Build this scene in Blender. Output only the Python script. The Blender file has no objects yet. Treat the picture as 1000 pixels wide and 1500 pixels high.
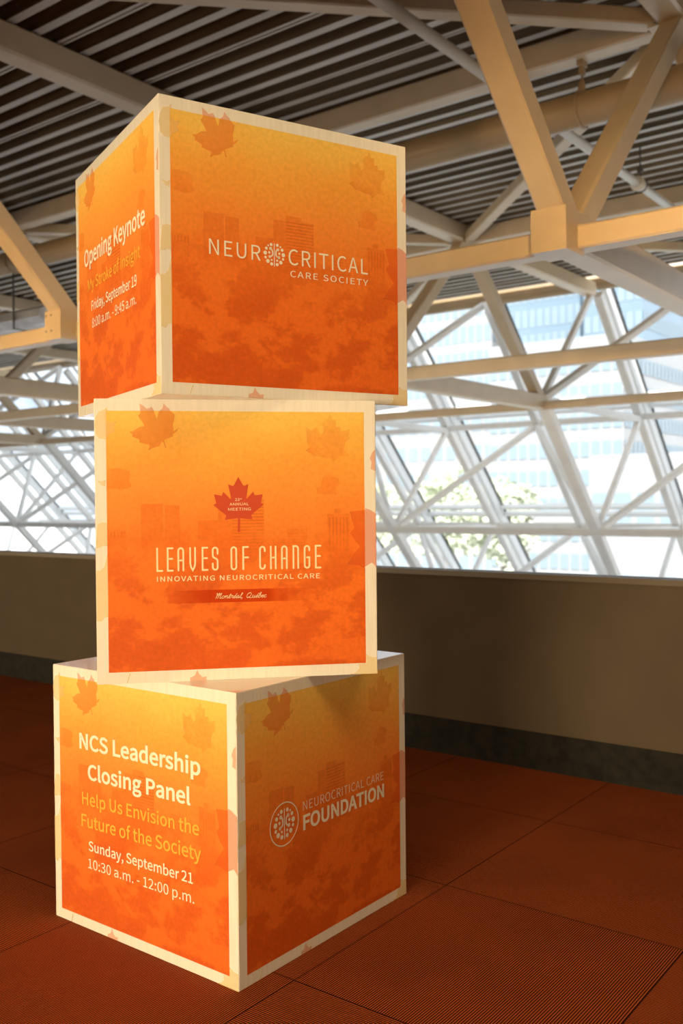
import bpy, bmesh, math, random, json
from mathutils import Vector, Matrix, noise
random.seed(7)
PI = math.pi
C = bpy.context.scene.collection
S = bpy.context.scene

# ------------------------------------------------------------------ camera
# X runs along the parapet, Y towards the glass, Z up; the camera stands over the origin
CAM_H = 1.4967
PITCH, ROLL, YAW = -0.0123, -0.0095, 0.6503
cam_d = bpy.data.cameras.new('camera'); cam = bpy.data.objects.new('camera', cam_d); C.objects.link(cam)
_cp, _sp, _cr, _sr = math.cos(PITCH), math.sin(PITCH), math.cos(ROLL), math.sin(ROLL)
_fwd = Vector((0, _cp, _sp)); _up = Vector((0, -_sp, _cp)); _r = Vector((1, 0, 0))
_right = _cr*_r + _sr*_up; _upr = -_sr*_r + _cr*_up
_m = Matrix((_right, _upr, -_fwd)).transposed()
cam.matrix_world = Matrix.Translation((0, 0, CAM_H)) @ (Matrix.Rotation(YAW, 3, 'Z') @ _m).to_4x4()
cam_d.sensor_fit = 'VERTICAL'; cam_d.sensor_height = 36; cam_d.sensor_width = 24
cam_d.lens = 36*1405.1/1500
cam_d.clip_start = 0.05; cam_d.clip_end = 800
cam_d.dof.use_dof = True; cam_d.dof.focus_distance = 2.98; cam_d.dof.aperture_fstop = 3.0
S.camera = cam

# ------------------------------------------------------------------ light and exposure
S.view_settings.view_transform = 'Standard'; S.view_settings.look = 'None'
S.view_settings.exposure = 0.0; S.view_settings.gamma = 1.0; S.view_settings.use_curve_mapping = False
W = bpy.data.worlds.new('sky'); S.world = W; W.use_nodes = True
nt = W.node_tree; nt.nodes.clear()
def N(nt, t, **kw):
    n = nt.nodes.new(t)
    for k, v in kw.items():
        if k.startswith('_'): setattr(n, k[1:], v)
        else: n.inputs[k].default_value = v
    return n
def ramp(nt, stops, interp='LINEAR'):
    n = nt.nodes.new('ShaderNodeValToRGB'); cr = n.color_ramp; cr.interpolation = interp
    while len(cr.elements) < len(stops): cr.elements.new(0.5)
    for e, (p, c) in zip(cr.elements, stops):
        e.position = p; e.color = (c[0], c[1], c[2], 1) if not isinstance(c, (int, float)) else (c, c, c, 1)
    return n
_tc = N(nt, 'ShaderNodeTexCoord')
_nz = N(nt, 'ShaderNodeTexNoise', Scale=5.0, Detail=5.0, Roughness=0.6)
_mp = N(nt, 'ShaderNodeMapping'); _mp.inputs['Scale'].default_value = (1, 1, 2.2)
_rp = ramp(nt, [(0.38, (0.37, 0.45, 0.53)), (0.60, (0.86, 0.87, 0.88))])
_bg = N(nt, 'ShaderNodeBackground', Strength=2.25); _wo = N(nt, 'ShaderNodeOutputWorld')
nt.links.new(_tc.outputs['Generated'], _mp.inputs[0]); nt.links.new(_mp.outputs[0], _nz.inputs['Vector'])
nt.links.new(_nz.outputs['Fac'], _rp.inputs[0]); nt.links.new(_rp.outputs[0], _bg.inputs[0]); nt.links.new(_bg.outputs[0], _wo.inputs[0])

def area_light(name, loc, target, size, power, col):
    d = bpy.data.lights.new(name, 'AREA'); d.shape = 'RECTANGLE'; d.size, d.size_y = size; d.energy = power; d.color = col
    o = bpy.data.objects.new(name, d); C.objects.link(o); o.location = loc
    o.rotation_euler = (Vector(target) - Vector(loc)).to_track_quat('-Z', 'Y').to_euler()
    return o
# warm light from behind the camera, its upper part cut by an added blocker
area_light('unseen_warm_light', (-0.9, -6.5, 1.40), (-2.2, 2.6, 1.30), (3.6, 1.6), 192, (1.0, 0.76, 0.44)).data.spread = math.radians(84)
area_light('unseen_warm_light', (-14.0, -6.3, 1.40), (-8.0, 3.0, 0.9), (11.0, 1.6), 310, (1.0, 0.76, 0.44)).data.spread = math.radians(110)  # added fill for the parapet wall and the shadow beside the cubes
area_light('overhead_fill', (0.2, 0.6, 5.70), (-0.9, 1.6, 0.0), (6.0, 2.0), 92, (1.0, 0.70, 0.36)).data.spread = math.radians(120)  # added overhead fill for the floor, cube tops and right-hand sides
# two unseen fill lights, added to turn the near roof steel gold
area_light('steel_fill', (1.2, -1.40, 2.95), (-2.1, 5.8, 3.25), (0.5, 0.3), 11.5, (1.0, 0.62, 0.24)).data.spread = math.radians(27)
area_light('steel_fill', (-4.6, -1.40, 2.95), (-8.3, 5.8, 3.3), (0.5, 0.3), 14, (1.0, 0.62, 0.24)).data.spread = math.radians(27)
sun_d = bpy.data.lights.new('sun', 'SUN'); sun_d.energy = 9.0; sun_d.angle = 0.01; sun_d.color = (1, 0.96, 0.9)
sun = bpy.data.objects.new('sun', sun_d); C.objects.link(sun)
sun.rotation_euler = Vector((-0.42, 0.8, -0.72)).to_track_quat('-Z', 'Y').to_euler()

# ------------------------------------------------------------------ helpers
def mat(name, col, rough=0.6, metal=0.0, spec=0.4):
    m = bpy.data.materials.new(name); m.use_nodes = True
    b = m.node_tree.nodes['Principled BSDF']
    b.inputs['Base Color'].default_value = (*col, 1); b.inputs['Roughness'].default_value = rough
    b.inputs['Metallic'].default_value = metal; b.inputs['Specular IOR Level'].default_value = spec
    return m
def noisy(name, c1, c2, scale=6, rough=0.6, detail=5, bump=0.0, bscale=None, lo=0.35, hi=0.65, metal=0.0, spec=0.4):
    m = mat(name, c1, rough, metal, spec); t = m.node_tree; b = t.nodes['Principled BSDF']
    tc = N(t, 'ShaderNodeTexCoord'); nz = N(t, 'ShaderNodeTexNoise', Scale=scale, Detail=detail)
    r = ramp(t, [(lo, c1), (hi, c2)])
    t.links.new(tc.outputs['Object'], nz.inputs['Vector']); t.links.new(nz.outputs['Fac'], r.inputs[0]); t.links.new(r.outputs[0], b.inputs['Base Color'])
    if bump:
        n2 = N(t, 'ShaderNodeTexNoise', Scale=bscale or scale*8, Detail=4.0); bp = N(t, 'ShaderNodeBump', Strength=bump, Distance=0.01)
        t.links.new(tc.outputs['Object'], n2.inputs['Vector']); t.links.new(n2.outputs['Fac'], bp.inputs['Height']); t.links.new(bp.outputs[0], b.inputs['Normal'])
    return m
def ink(name, col, alpha, fade=None):
    """printing ink: a translucent tint on the paper below it"""
    m = bpy.data.materials.new(name); m.use_nodes = True; t = m.node_tree; t.nodes.clear()
    o = N(t, 'ShaderNodeOutputMaterial'); mx = N(t, 'ShaderNodeMixShader'); tr = N(t, 'ShaderNodeBsdfTransparent')
    d = N(t, 'ShaderNodeBsdfDiffuse'); d.inputs[0].default_value = (*col, 1); mx.inputs[0].default_value = alpha
    t.links.new(tr.outputs[0], mx.inputs[1]); t.links.new(d.outputs[0], mx.inputs[2]); t.links.new(mx.outputs[0], o.inputs[0])
    if fade == 'x':   # fades out towards both ends
        tc = N(t, 'ShaderNodeTexCoord'); sx = N(t, 'ShaderNodeSeparateXYZ')
        r = ramp(t, [(0.0, 0.0), (0.28, alpha), (0.66, alpha), (0.72, alpha*0.5), (1.0, 0.0)])
        t.links.new(tc.outputs['UV'], sx.inputs[0]); t.links.new(sx.outputs[0], r.inputs[0]); t.links.new(r.outputs[0], mx.inputs[0])
    if fade == 'y':   # dissolves downwards, blotchy
        tc = N(t, 'ShaderNodeTexCoord'); sx = N(t, 'ShaderNodeSeparateXYZ'); nz = N(t, 'ShaderNodeTexNoise', Scale=22.0, Detail=5.0)
        t.links.new(tc.outputs['Object'], nz.inputs['Vector']); t.links.new(tc.outputs['UV'], sx.inputs[0])
        r = ramp(t, [(0.12, 0.0), (0.75, alpha)]); r2 = ramp(t, [(0.3, 0.45), (0.7, 1.1)]); mu = N(t, 'ShaderNodeMath', _operation='MULTIPLY')
        t.links.new(sx.outputs[1], r.inputs[0]); t.links.new(nz.outputs['Fac'], r2.inputs[0]); t.links.new(r.outputs[0], mu.inputs[0]); t.links.new(r2.outputs[0], mu.inputs[1]); t.links.new(mu.outputs[0], mx.inputs[0])
    if fade == 'n':   # blotchy wash
        tc = N(t, 'ShaderNodeTexCoord'); nz = N(t, 'ShaderNodeTexNoise', Scale=14.0, Detail=5.0)
        r = ramp(t, [(0.3, alpha*0.35), (0.7, alpha)])
        t.links.new(tc.outputs['Object'], nz.inputs['Vector']); t.links.new(nz.outputs['Fac'], r.inputs[0]); t.links.new(r.outputs[0], mx.inputs[0])
    return m
def link_mesh(name, bm, m, parent=None, smooth=False):
    me = bpy.data.meshes.new(name); bm.normal_update(); bm.to_mesh(me); bm.free()
    if smooth:
        for p in me.polygons: p.use_smooth = True
    o = bpy.data.objects.new(name, me); C.objects.link(o)
    for mm in (m if isinstance(m, (list, tuple)) else [m]): me.materials.append(mm)
    if parent: o.parent = parent
    return o
def tag(o, label=None, cat=None, group=None, kind=None):
    if label: o['label'] = label
    if cat: o['category'] = cat
    if group: o['group'] = group
    if kind: o['kind'] = kind
    return o
def thing(name, label, cat, loc=(0, 0, 0), rz=0, group=None):
    o = bpy.data.objects.new(name, None); C.objects.link(o); o.location = loc; o.rotation_euler = (0, 0, rz); o.empty_display_size = 0.2
    return tag(o, label, cat, group)
def struct(name, bm, m, parent=None):
    o = link_mesh(name, bm, m, parent); o['kind'] = 'structure'; return o
def box(bm, lo, hi):
    vs = [bm.verts.new((x, y, z)) for x in (lo[0], hi[0]) for y in (lo[1], hi[1]) for z in (lo[2], hi[2])]
    for f in ((0, 1, 3, 2), (4, 6, 7, 5), (0, 4, 5, 1), (2, 3, 7, 6), (0, 2, 6, 4), (1, 5, 7, 3)): bm.faces.new([vs[i] for i in f])
def newbox(lo, hi):
    bm = bmesh.new(); box(bm, lo, hi); bmesh.ops.recalc_face_normals(bm, faces=bm.faces); return bm
def beam(bm, p, q, w, d, up=(0, 0, 1)):
    """square hollow section from p to q; d along up, w across"""
    p, q = Vector(p), Vector(q); a = (q-p).normalized(); up = Vector(up); side = a.cross(up).normalized(); u = side.cross(a).normalized()
    r = min(w, d)*0.09
    prof = [(-w/2+r, -d/2), (w/2-r, -d/2), (w/2, -d/2+r), (w/2, d/2-r), (w/2-r, d/2), (-w/2+r, d/2), (-w/2, d/2-r), (-w/2, -d/2+r)]
    ra = [bm.verts.new(p + side*x + u*y) for x, y in prof]; rb = [bm.verts.new(q + side*x + u*y) for x, y in prof]
    n = len(prof)
    for i in range(n): bm.faces.new((ra[i], ra[(i+1) % n], rb[(i+1) % n], rb[i]))
    bm.faces.new(ra[::-1]); bm.faces.new(rb)
def tube(bm, pts, r, n=16, closed=False):
    pts = [Vector(p) for p in pts]; rings = []
    for i, p in enumerate(pts):
        a = (pts[(i+1) % len(pts)] - pts[i-1]) if closed else (pts[min(i+1, len(pts)-1)] - pts[max(i-1, 0)])
        a.normalize(); s = a.cross(Vector((0, 0, 1)) if abs(a.z) < 0.9 else Vector((1, 0, 0))).normalized(); u = s.cross(a)
        rings.append([bm.verts.new(p + (s*math.cos(2*PI*k/n) + u*math.sin(2*PI*k/n))*r) for k in range(n)])
    m = len(rings)
    for i in range(m if closed else m-1):
        A, B = rings[i], rings[(i+1) % m]
        for k in range(n): bm.faces.new((A[k], A[(k+1) % n], B[(k+1) % n], B[k]))
    if not closed: bm.faces.new(rings[0][::-1]); bm.faces.new(rings[-1])
def member(name, p, q, w, d, m, parent, up=(0, 0, 1)):
    """a beam as its own object, in its parent's space"""
    o0 = parent.location if parent else Vector()
    bm = bmesh.new(); beam(bm, Vector(p)-o0, Vector(q)-o0, w, d, up); bmesh.ops.recalc_face_normals(bm, faces=bm.faces)
    return link_mesh(name, bm, m, parent)

# ------------------------------------------------------------------ materials
M = {}
M['steel'] = noisy('cream_painted_steel', (0.67, 0.53, 0.36), (0.61, 0.48, 0.32), 3, 0.34, bump=0.05, bscale=120)
M['white_steel'] = noisy('white_painted_steel', (0.84, 0.83, 0.80), (0.78, 0.77, 0.74), 3, 0.45)
M['deck'] = noisy('roof_deck_paint', (0.64, 0.61, 0.55), (0.58, 0.55, 0.49), 2, 0.5)
def flute_shade():  # flute shade painted dark into the deck's webs and tops, with dots
    m = mat('shaded_deck_web', (0.17, 0.125, 0.075), 0.8, 0, 0.2); t = m.node_tree; b = t.nodes['Principled BSDF']
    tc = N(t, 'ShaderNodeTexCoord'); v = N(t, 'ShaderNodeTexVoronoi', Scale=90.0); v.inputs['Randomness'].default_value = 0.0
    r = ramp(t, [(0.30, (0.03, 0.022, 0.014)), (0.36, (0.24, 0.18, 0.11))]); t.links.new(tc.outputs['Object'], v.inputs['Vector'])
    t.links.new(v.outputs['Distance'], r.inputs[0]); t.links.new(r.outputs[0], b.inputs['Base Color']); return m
M['deck_web'] = flute_shade()
M['pipe'] = noisy('pipe_paint', (0.42, 0.30, 0.17), (0.38, 0.27, 0.15), 2, 0.35)
M['grey_pipe'] = mat('grey_pipe', (0.66, 0.62, 0.54), 0.35)
M['dark_metal'] = mat('dark_metal', (0.10, 0.09, 0.08), 0.5)
M['foil'] = noisy('foil', (0.9, 0.9, 0.92), (0.75, 0.75, 0.77), 5, 0.3, metal=0.4)
M['wall'] = noisy('parapet_panel', (0.086, 0.061, 0.036), (0.076, 0.054, 0.032), 4, 0.75, bump=0.08, bscale=300)
M['cap'] = mat('parapet_cap', (0.11, 0.085, 0.06), 0.4)
M['base'] = noisy('black_stone_base', (0.006, 0.006, 0.005), (0.018, 0.016, 0.012), 16, 0.6, detail=8, spec=0.15)
M['shell'] = mat('hall_paint', (0.30, 0.23, 0.16), 0.8)
M['glass_frame'] = mat('white_mullion', (0.80, 0.81, 0.80), 0.4)
M['gasket'] = mat('black_gasket', (0.02, 0.02, 0.02), 0.6)

# thin window glass
g = bpy.data.materials.new('window_glass'); g.use_nodes = True; t = g.node_tree; t.nodes.clear()
_o = N(t, 'ShaderNodeOutputMaterial'); _mx = N(t, 'ShaderNodeMixShader'); _mx.inputs[0].default_value = 0.05
_tr = N(t, 'ShaderNodeBsdfTransparent'); _tr.inputs[0].default_value = (0.93, 0.97, 1.0, 1); _gl = N(t, 'ShaderNodeBsdfGlossy', Roughness=0.02)
t.links.new(_tr.outputs[0], _mx.inputs[1]); t.links.new(_gl.outputs[0], _mx.inputs[2]); t.links.new(_mx.outputs[0], _o.inputs[0])
M['glass'] = g

# carpet tiles, ribbed, each turned a quarter against its neighbours
def carpet():
    m = mat('ribbed_carpet', (0.2, 0.05, 0.02), 0.95, 0, 0.1); t = m.node_tree; b = t.nodes['Principled BSDF']
    def math_(op, a, bb=None, c=None):
        n = N(t, 'ShaderNodeMath', _operation=op)
        for i, v in enumerate((a, bb, c)):
            if v is None: continue
            if isinstance(v, (int, float)): n.inputs[i].default_value = v
            else: t.links.new(v, n.inputs[i])
        return n.outputs[0]
    tc = N(t, 'ShaderNodeTexCoord'); sx = N(t, 'ShaderNodeSeparateXYZ'); t.links.new(tc.outputs['Object'], sx.inputs[0])
    T = 0.9135
    u = math_('DIVIDE', math_('ADD', sx.outputs[0], 1.93), T); v = math_('DIVIDE', math_('SUBTRACT', sx.outputs[1], 2.27), T)
    iu, iv = math_('FLOOR', u), math_('FLOOR', v); fu, fv = math_('FRACT', u), math_('FRACT', v)
    par = math_('MODULO', math_('ADD', math_('ADD', iu, iv), 400.0), 2.0)
    co = math_('ADD', math_('MULTIPLY', fu, math_('SUBTRACT', 1.0, par)), math_('MULTIPLY', fv, par))
    nz = N(t, 'ShaderNodeTexNoise', Scale=120.0, Detail=3.0); t.links.new(tc.outputs['Object'], nz.inputs['Vector'])
    jit = math_('MULTIPLY', math_('SUBTRACT', nz.outputs['Fac'], 0.5), 0.0012)
    rib = math_('SINE', math_('MULTIPLY', math_('ADD', co, jit), 2*PI*112))
    rib = math_('MULTIPLY_ADD', rib, 0.5, 0.5)
    rr = ramp(t, [(0.32, (0.050, 0.009, 0.0024)), (0.62, (0.27, 0.058, 0.0150)), (0.85, (0.47, 0.110, 0.0290))])
    t.links.new(rib, rr.inputs[0])
    n2 = N(t, 'ShaderNodeTexNoise', Scale=700.0, Detail=2.0); t.links.new(tc.outputs['Object'], n2.inputs['Vector'])
    n3 = N(t, 'ShaderNodeTexNoise', Scale=2.2, Detail=4.0); t.links.new(tc.outputs['Object'], n3.inputs['Vector'])
    gain = math_('MULTIPLY', math_('MULTIPLY_ADD', n2.outputs['Fac'], 0.9, 0.55), math_('MULTIPLY_ADD', n3.outputs['Fac'], 0.5, 0.75))
    # seams
    def edge(f): return math_('MINIMUM', f, math_('SUBTRACT', 1.0, f))
    seam = math_('GREATER_THAN', math_('MINIMUM', edge(fu), edge(fv)), 0.0028)
    gain = math_('MULTIPLY', gain, math_('MULTIPLY_ADD', seam, 0.75, 0.25))
    mx = N(t, 'ShaderNodeVectorMath', _operation='SCALE'); t.links.new(rr.outputs[0], mx.inputs[0]); t.links.new(gain, mx.inputs['Scale'])
    t.links.new(mx.outputs[0], b.inputs['Base Color'])
    bp = N(t, 'ShaderNodeBump', Strength=0.5, Distance=0.002); t.links.new(rib, bp.inputs['Height']); t.links.new(bp.outputs[0], b.inputs['Normal'])
    return m
M['carpet'] = carpet()

# the printed autumn artwork: a yellow-to-orange wash with tree shapes, on u (across) and v (up)
def artwork():
    m = mat('printed_artwork', (0.8, 0.3, 0.05), 0.5, 0, 0.2); t = m.node_tree; b = t.nodes['Principled BSDF']
    tc = N(t, 'ShaderNodeTexCoord'); sx = N(t, 'ShaderNodeSeparateXYZ'); t.links.new(tc.outputs['UV'], sx.inputs[0])
    nz = N(t, 'ShaderNodeTexNoise', Scale=3.0, Detail=6.0, Roughness=0.62); t.links.new(tc.outputs['UV'], nz.inputs['Vector'])
    ad = N(t, 'ShaderNodeMath', _operation='MULTIPLY_ADD'); ad.inputs[1].default_value = 0.22; t.links.new(nz.outputs['Fac'], ad.inputs[0])
    sub = N(t, 'ShaderNodeMath', _operation='SUBTRACT'); sub.inputs[1].default_value = 0.11
    t.links.new(sx.outputs[1], ad.inputs[2]); t.links.new(ad.outputs[0], sub.inputs[0])
    r = ramp(t, [(0.0, (0.78, 0.150, 0.020)), (0.25, (0.83, 0.170, 0.020)), (0.48, (0.86, 0.205, 0.026)), (0.66, (0.88, 0.285, 0.044)), (0.82, (0.88, 0.385, 0.062)), (0.92, (0.88, 0.48, 0.09)), (1.0, (0.88, 0.57, 0.12))])
    t.links.new(sub.outputs[0], r.inputs[0])
    # trees in the lower half: clumps with ragged edges
    mp = N(t, 'ShaderNodeMapping'); mp.inputs['Scale'].default_value = (1.0, 1.25, 1); mp.inputs['Location'].default_value = (3.1, 1.7, 0); t.links.new(tc.outputs['UV'], mp.inputs[0])
    n2 = N(t, 'ShaderNodeTexNoise', Scale=4.2, Detail=9.0, Roughness=0.66); t.links.new(mp.outputs[0], n2.inputs['Vector'])
    r2 = ramp(t, [(0.46, 0.0), (0.52, 0.75), (0.64, 1.0)]); t.links.new(n2.outputs['Fac'], r2.inputs[0])
    r3 = ramp(t, [(0.10, 0.85), (0.30, 0.8), (0.44, 0.4), (0.60, 0.0)]); t.links.new(sx.outputs[1], r3.inputs[0])
    mu = N(t, 'ShaderNodeMath', _operation='MULTIPLY'); t.links.new(r2.outputs[0], mu.inputs[0]); t.links.new(r3.outputs[0], mu.inputs[1])
    mx = N(t, 'ShaderNodeMix', _data_type='RGBA'); mx.inputs['B'].default_value = (0.60, 0.090, 0.012, 1)
    t.links.new(mu.outputs[0], mx.inputs['Factor']); t.links.new(r.outputs[0], mx.inputs['A'])
    # woven, slightly corrugated stock: fine upright lines
    wv = N(t, 'ShaderNodeTexWave', Scale=46.0, Distortion=1.2, Detail=2.0); wv.wave_type = 'BANDS'; wv.bands_direction = 'X'
    wv.inputs['Detail Scale'].default_value = 2.0; t.links.new(tc.outputs['UV'], wv.inputs['Vector'])
    n4 = N(t, 'ShaderNodeTexNoise', Scale=60.0, Detail=5.0); t.links.new(tc.outputs['UV'], n4.inputs['Vector'])
    g1 = N(t, 'ShaderNodeMath', _operation='MULTIPLY_ADD'); g1.inputs[1].default_value = 0.05; g1.inputs[2].default_value = 0.80; t.links.new(wv.outputs['Fac'], g1.inputs[0])
    g2 = N(t, 'ShaderNodeMath', _operation='MULTIPLY_ADD'); g2.inputs[1].default_value = 0.36; t.links.new(n4.outputs['Fac'], g2.inputs[0]); t.links.new(g1.outputs[0], g2.inputs[2])
    sc = N(t, 'ShaderNodeVectorMath', _operation='SCALE'); t.links.new(mx.outputs['Result'], sc.inputs[0]); t.links.new(g2.outputs[0], sc.inputs['Scale'])
    t.links.new(sc.outputs[0], b.inputs['Base Color'])
    return m
M['art'] = artwork()
def stock():
    m = mat('cream_card', (0.86, 0.83, 0.76), 0.08, 0, 0.5); t = m.node_tree; b = t.nodes['Principled BSDF']
    tc = N(t, 'ShaderNodeTexCoord')
    wv = N(t, 'ShaderNodeTexNoise', Scale=1.0, Detail=4.0); mp = N(t, 'ShaderNodeMapping'); mp.inputs['Scale'].default_value = (90, 90, 5)
    t.links.new(tc.outputs['Object'], mp.inputs[0]); t.links.new(mp.outputs[0], wv.inputs['Vector'])
    r = ramp(t, [(0.3, (0.82, 0.79, 0.72)), (0.7, (0.89, 0.86, 0.80))]); t.links.new(wv.outputs['Fac'], r.inputs[0]); t.links.new(r.outputs[0], b.inputs['Base Color'])
    return m
M['card'] = stock()
M['ink_text'] = mat('cream_ink', (0.89, 0.84, 0.70), 0.6, 0, 0.2)
M['ink_yellow'] = mat('yellow_ink', (0.88, 0.48, 0.06), 0.6, 0, 0.2)
M['ink_logo'] = mat('logo_ink', (0.90, 0.76, 0.48), 0.6, 0, 0.2)
M['ink_red'] = mat('red_ink', (0.58, 0.075, 0.030), 0.6, 0, 0.2)
M['ink_leaf'] = ink('leaf_ink', (0.86, 0.23, 0.05), 0.34)
M['ink_faint'] = ink('faint_leaf_ink', (0.86, 0.22, 0.025), 0.20, 'n')
M['ink_deep'] = ink('deep_leaf_ink', (0.86, 0.17, 0.035), 0.38)
M['ink_pale'] = ink('pale_yellow_ink', (0.93, 0.72, 0.32), 0.40)
M['ink_sky'] = ink('skyline_ink', (0.66, 0.085, 0.012), 0.17, 'y')
M['ink_band'] = ink('band_ink', (0.62, 0.05, 0.008), 0.62, 'x')

# ------------------------------------------------------------------ the setting
WALL_Y = 4.817
bm = newbox((-34, -9, -0.3), (8, WALL_Y+0.10, 0)); struct('floor', bm, M['carpet'])
w = struct('wall_front', newbox((-34, WALL_Y, 0.214), (8, WALL_Y+0.12, 1.052)), M['wall'])
struct('trim_1', newbox((-34, WALL_Y-0.012, 1.052), (8, WALL_Y+0.135, 1.082)), M['cap'])
struct('baseboard_front', newbox((-34, WALL_Y+0.02, 0.0), (8, WALL_Y+0.10, 0.214)), M['base'])
struct('wall_back', newbox((-34, -9.2, 0), (8, -9, 6.3)), M['shell'])
struct('wall_right', newbox((8, -9.2, -4.6), (8.2, 18.6, 6.3)), M['shell'])
struct('wall_left', newbox((-34.2, -9.2, -4.6), (-34, 18.6, 6.3)), M['shell'])
bm = newbox((-34, -1.75, 2.45), (8, -1.5, 5.8)); box(bm, (-34, -9, 2.62), (8, -1.75, 2.75)); struct('light_blocker', bm, M['shell'])  # unseen downstand and slab, added to keep warm light off the upper steel
pv = noisy('pale_pavement', (0.72, 0.71, 0.69), (0.64, 0.63, 0.61), 0.6, 0.9)
struct('ground', newbox((-260, 4.9, -5.0), (160, 320, -4.6)), pv)

# ribbed steel roof deck over the hall: flutes run along the parapet
HU = 1.6                                   # frame unit
def fz(z): return CAM_H + z*HU
DK = fz(2.70); PER = 0.166*HU; Y0 = 4.20*HU
bm = bmesh.new(); prof = []
nlo, nhi = int(math.floor((-9.0-Y0)/PER)), int((11.25*HU-Y0)/PER)
for n in range(nlo, nhi+1):
    y = Y0 + n*PER; hw = 0.046
    if n % 4 == 0:      # side lap between two deck sheets: a thin open joint
        prof += [(y-hw, DK), (y-0.014, DK), (y-0.010, DK+0.035), (y+0.010, DK+0.035), (y+0.014, DK), (y+hw*0.8, DK)]
    else:
        prof += [(y-hw, DK), (y+hw, DK)]
    prof += [(y+hw+0.018, DK+0.250), (y+PER-hw-0.018, DK+0.250)]
xs = (-34, 8)
rows = [[bm.verts.new((x, y, z)) for y, z in prof] for x in xs]
for i in range(len(prof)-1):
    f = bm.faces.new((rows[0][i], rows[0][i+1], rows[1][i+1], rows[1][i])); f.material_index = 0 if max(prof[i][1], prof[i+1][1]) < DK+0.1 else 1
box(bm, (-34, -9.2, DK+0.252), (8, 11.3*HU, DK+0.40))
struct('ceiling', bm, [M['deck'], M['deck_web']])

# ------------------------------------------------------------------ steel space frame
def XC(k): return (-1.68 - 3.1*k)*HU
RA, RB, RC = 3.70*HU, 6.80*HU, 10.02*HU
UP0, UP1, UP2 = 2.15*HU, 5.25*HU, 8.35*HU
ZL = fz(1.085); ZU = fz(2.60)
q = 0.70711
def slope(al, out): return (10.02 + (al+out)*q)*HU, fz(1.085 + (out-al)*q)
def SP(k, al, out):
    y, z = slope(al, out); return (XC(k), y, z)
AL = (0.0, 2.2, 4.42, 6.6)
LW, LD = 0.135*HU, 0.165*HU
def sec(v): return v*HU
COLS = range(0, 7)
tl = ['gold steel roof truss whose box joint stands right of the top cube',
      'steel roof truss with a bolted box joint left of the top cube',
      'steel roof truss whose sloping end comes down behind the stacked cubes',
      'steel roof truss landing behind the middle cube, mostly hidden by the stack',
      'steel roof truss whose sloping chord crosses the glass just left of the middle cube',
      'farther steel roof truss at the left edge, dropping to a node just above the parapet',
      'farthest steel roof truss at the left edge']
for k in COLS:
    x = XC(k); xa = -4.85*HU if k == 1 else (-1.65*HU if k == 0 else x)
    T = thing('roof_truss', tl[k], 'roof truss', (x, RB, fz(1.0)), group='steel roof trusses across the hall')
    st = M['steel']
    # lower chord and its box joint
    member('lower_chord', (xa, RA-0.02*HU, ZL), (x, RB, ZL), LW, LD, st, T)
    member('lower_chord', (x, RB, ZL), (x, RC+0.05*HU, ZL), LW, LD, st, T)
    o0 = T.location
    bm = newbox(Vector((xa-0.076*HU, 3.54*HU, fz(0.980)))-o0, Vector((xa+0.076*HU, RA+0.01*HU, fz(1.152)))-o0)
    jb = link_mesh('joint_box', bm, st, T)
    if k == 1:
        for dx in (-0.062, -0.012):
            for dz in (1.032, 1.125):
                b2 = bmesh.new(); c = Vector((xa+dx*HU, 3.54*HU, fz(dz)))-o0
                tube(b2, [c+Vector((0, 0.004, 0)), c-Vector((0, 0.007, 0))], 0.0085, 8); link_mesh('bolt', b2, M['dark_metal'], jb)
    # upper chord
    member('upper_chord', (x, -0.4*HU, ZU), (x, 11.45*HU, ZU), sec(0.155), sec(0.17), M['steel'], T)
    # webs, in the plane of the truss
    WB = sec(0.118)
    nodes_l = [(xa, RA), (x, RB), (x, RC)]
    for (lx, ly), ups in zip(nodes_l, ((UP0, UP1), (UP1, UP2), (UP2,))):
        for uy in ups:
            s = 1 if uy > ly else -1
            zt = fz(1.152) if ly == RA else fz(1.166); yb = ly + (s*0.085 - (0.005 if ly != RA else -0.015))*HU
            d_ = Vector((x-lx, uy-yb, ZU-0.05*HU-zt))
            o = member('web', Vector((lx, yb, zt)) - d_*0.08, (x, uy - s*0.03*HU, ZU-0.05*HU), WB, WB, st, T, up=(0, 1, 0.4))
            bm = bmesh.new(); bm.from_mesh(o.data)      # cut level where it lands on the chord
            r_ = bmesh.ops.bisect_plane(bm, geom=bm.verts[:]+bm.edges[:]+bm.faces[:], plane_co=(0, 0, zt-T.location.z), plane_no=(0, 0, 1), clear_inner=True)
            bmesh.ops.holes_fill(bm, edges=[e for e in bm.edges if e.is_boundary]); bm.to_mesh(o.data); bm.free()
    for uy in (UP0, UP1, UP2):
        c = Vector((x, uy, fz(2.506)))-o0
        link_mesh('gusset_plate', newbox(c-Vector((0.12*HU, 0.15*HU, 0.008)), c+Vector((0.12*HU, 0.15*HU, 0.006))), st, T)
    # sloping part: inner chord, outer chord, struts and diagonals
    SW = sec(0.125); OW = sec(0.105)
    member('sloping_chord', SP(k, -0.02, 0.06), SP(k, AL[3], 0.06), SW, SW, M['white_steel'], T, up=(0, q, q))
    for i, al in enumerate(AL[:3]):
        member('strut', SP(k, al, 0.05), SP(k, al, 2.2), sec(0.07), sec(0.07), M['white_steel'], T, up=(1, 0, 0))
        member('diagonal', SP(k, al, 0.05), SP(k, AL[i+1], 2.2), sec(0.085), sec(0.085), M['white_steel'], T, up=(1, 0, 0))
        for s in (-0.5, 0.5):
            member('cross_strut', SP(k, al, 0.05), SP(k+s, al, 2.2), sec(0.078), sec(0.078), M['white_steel'], T, up=(0, q, -q))

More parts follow.
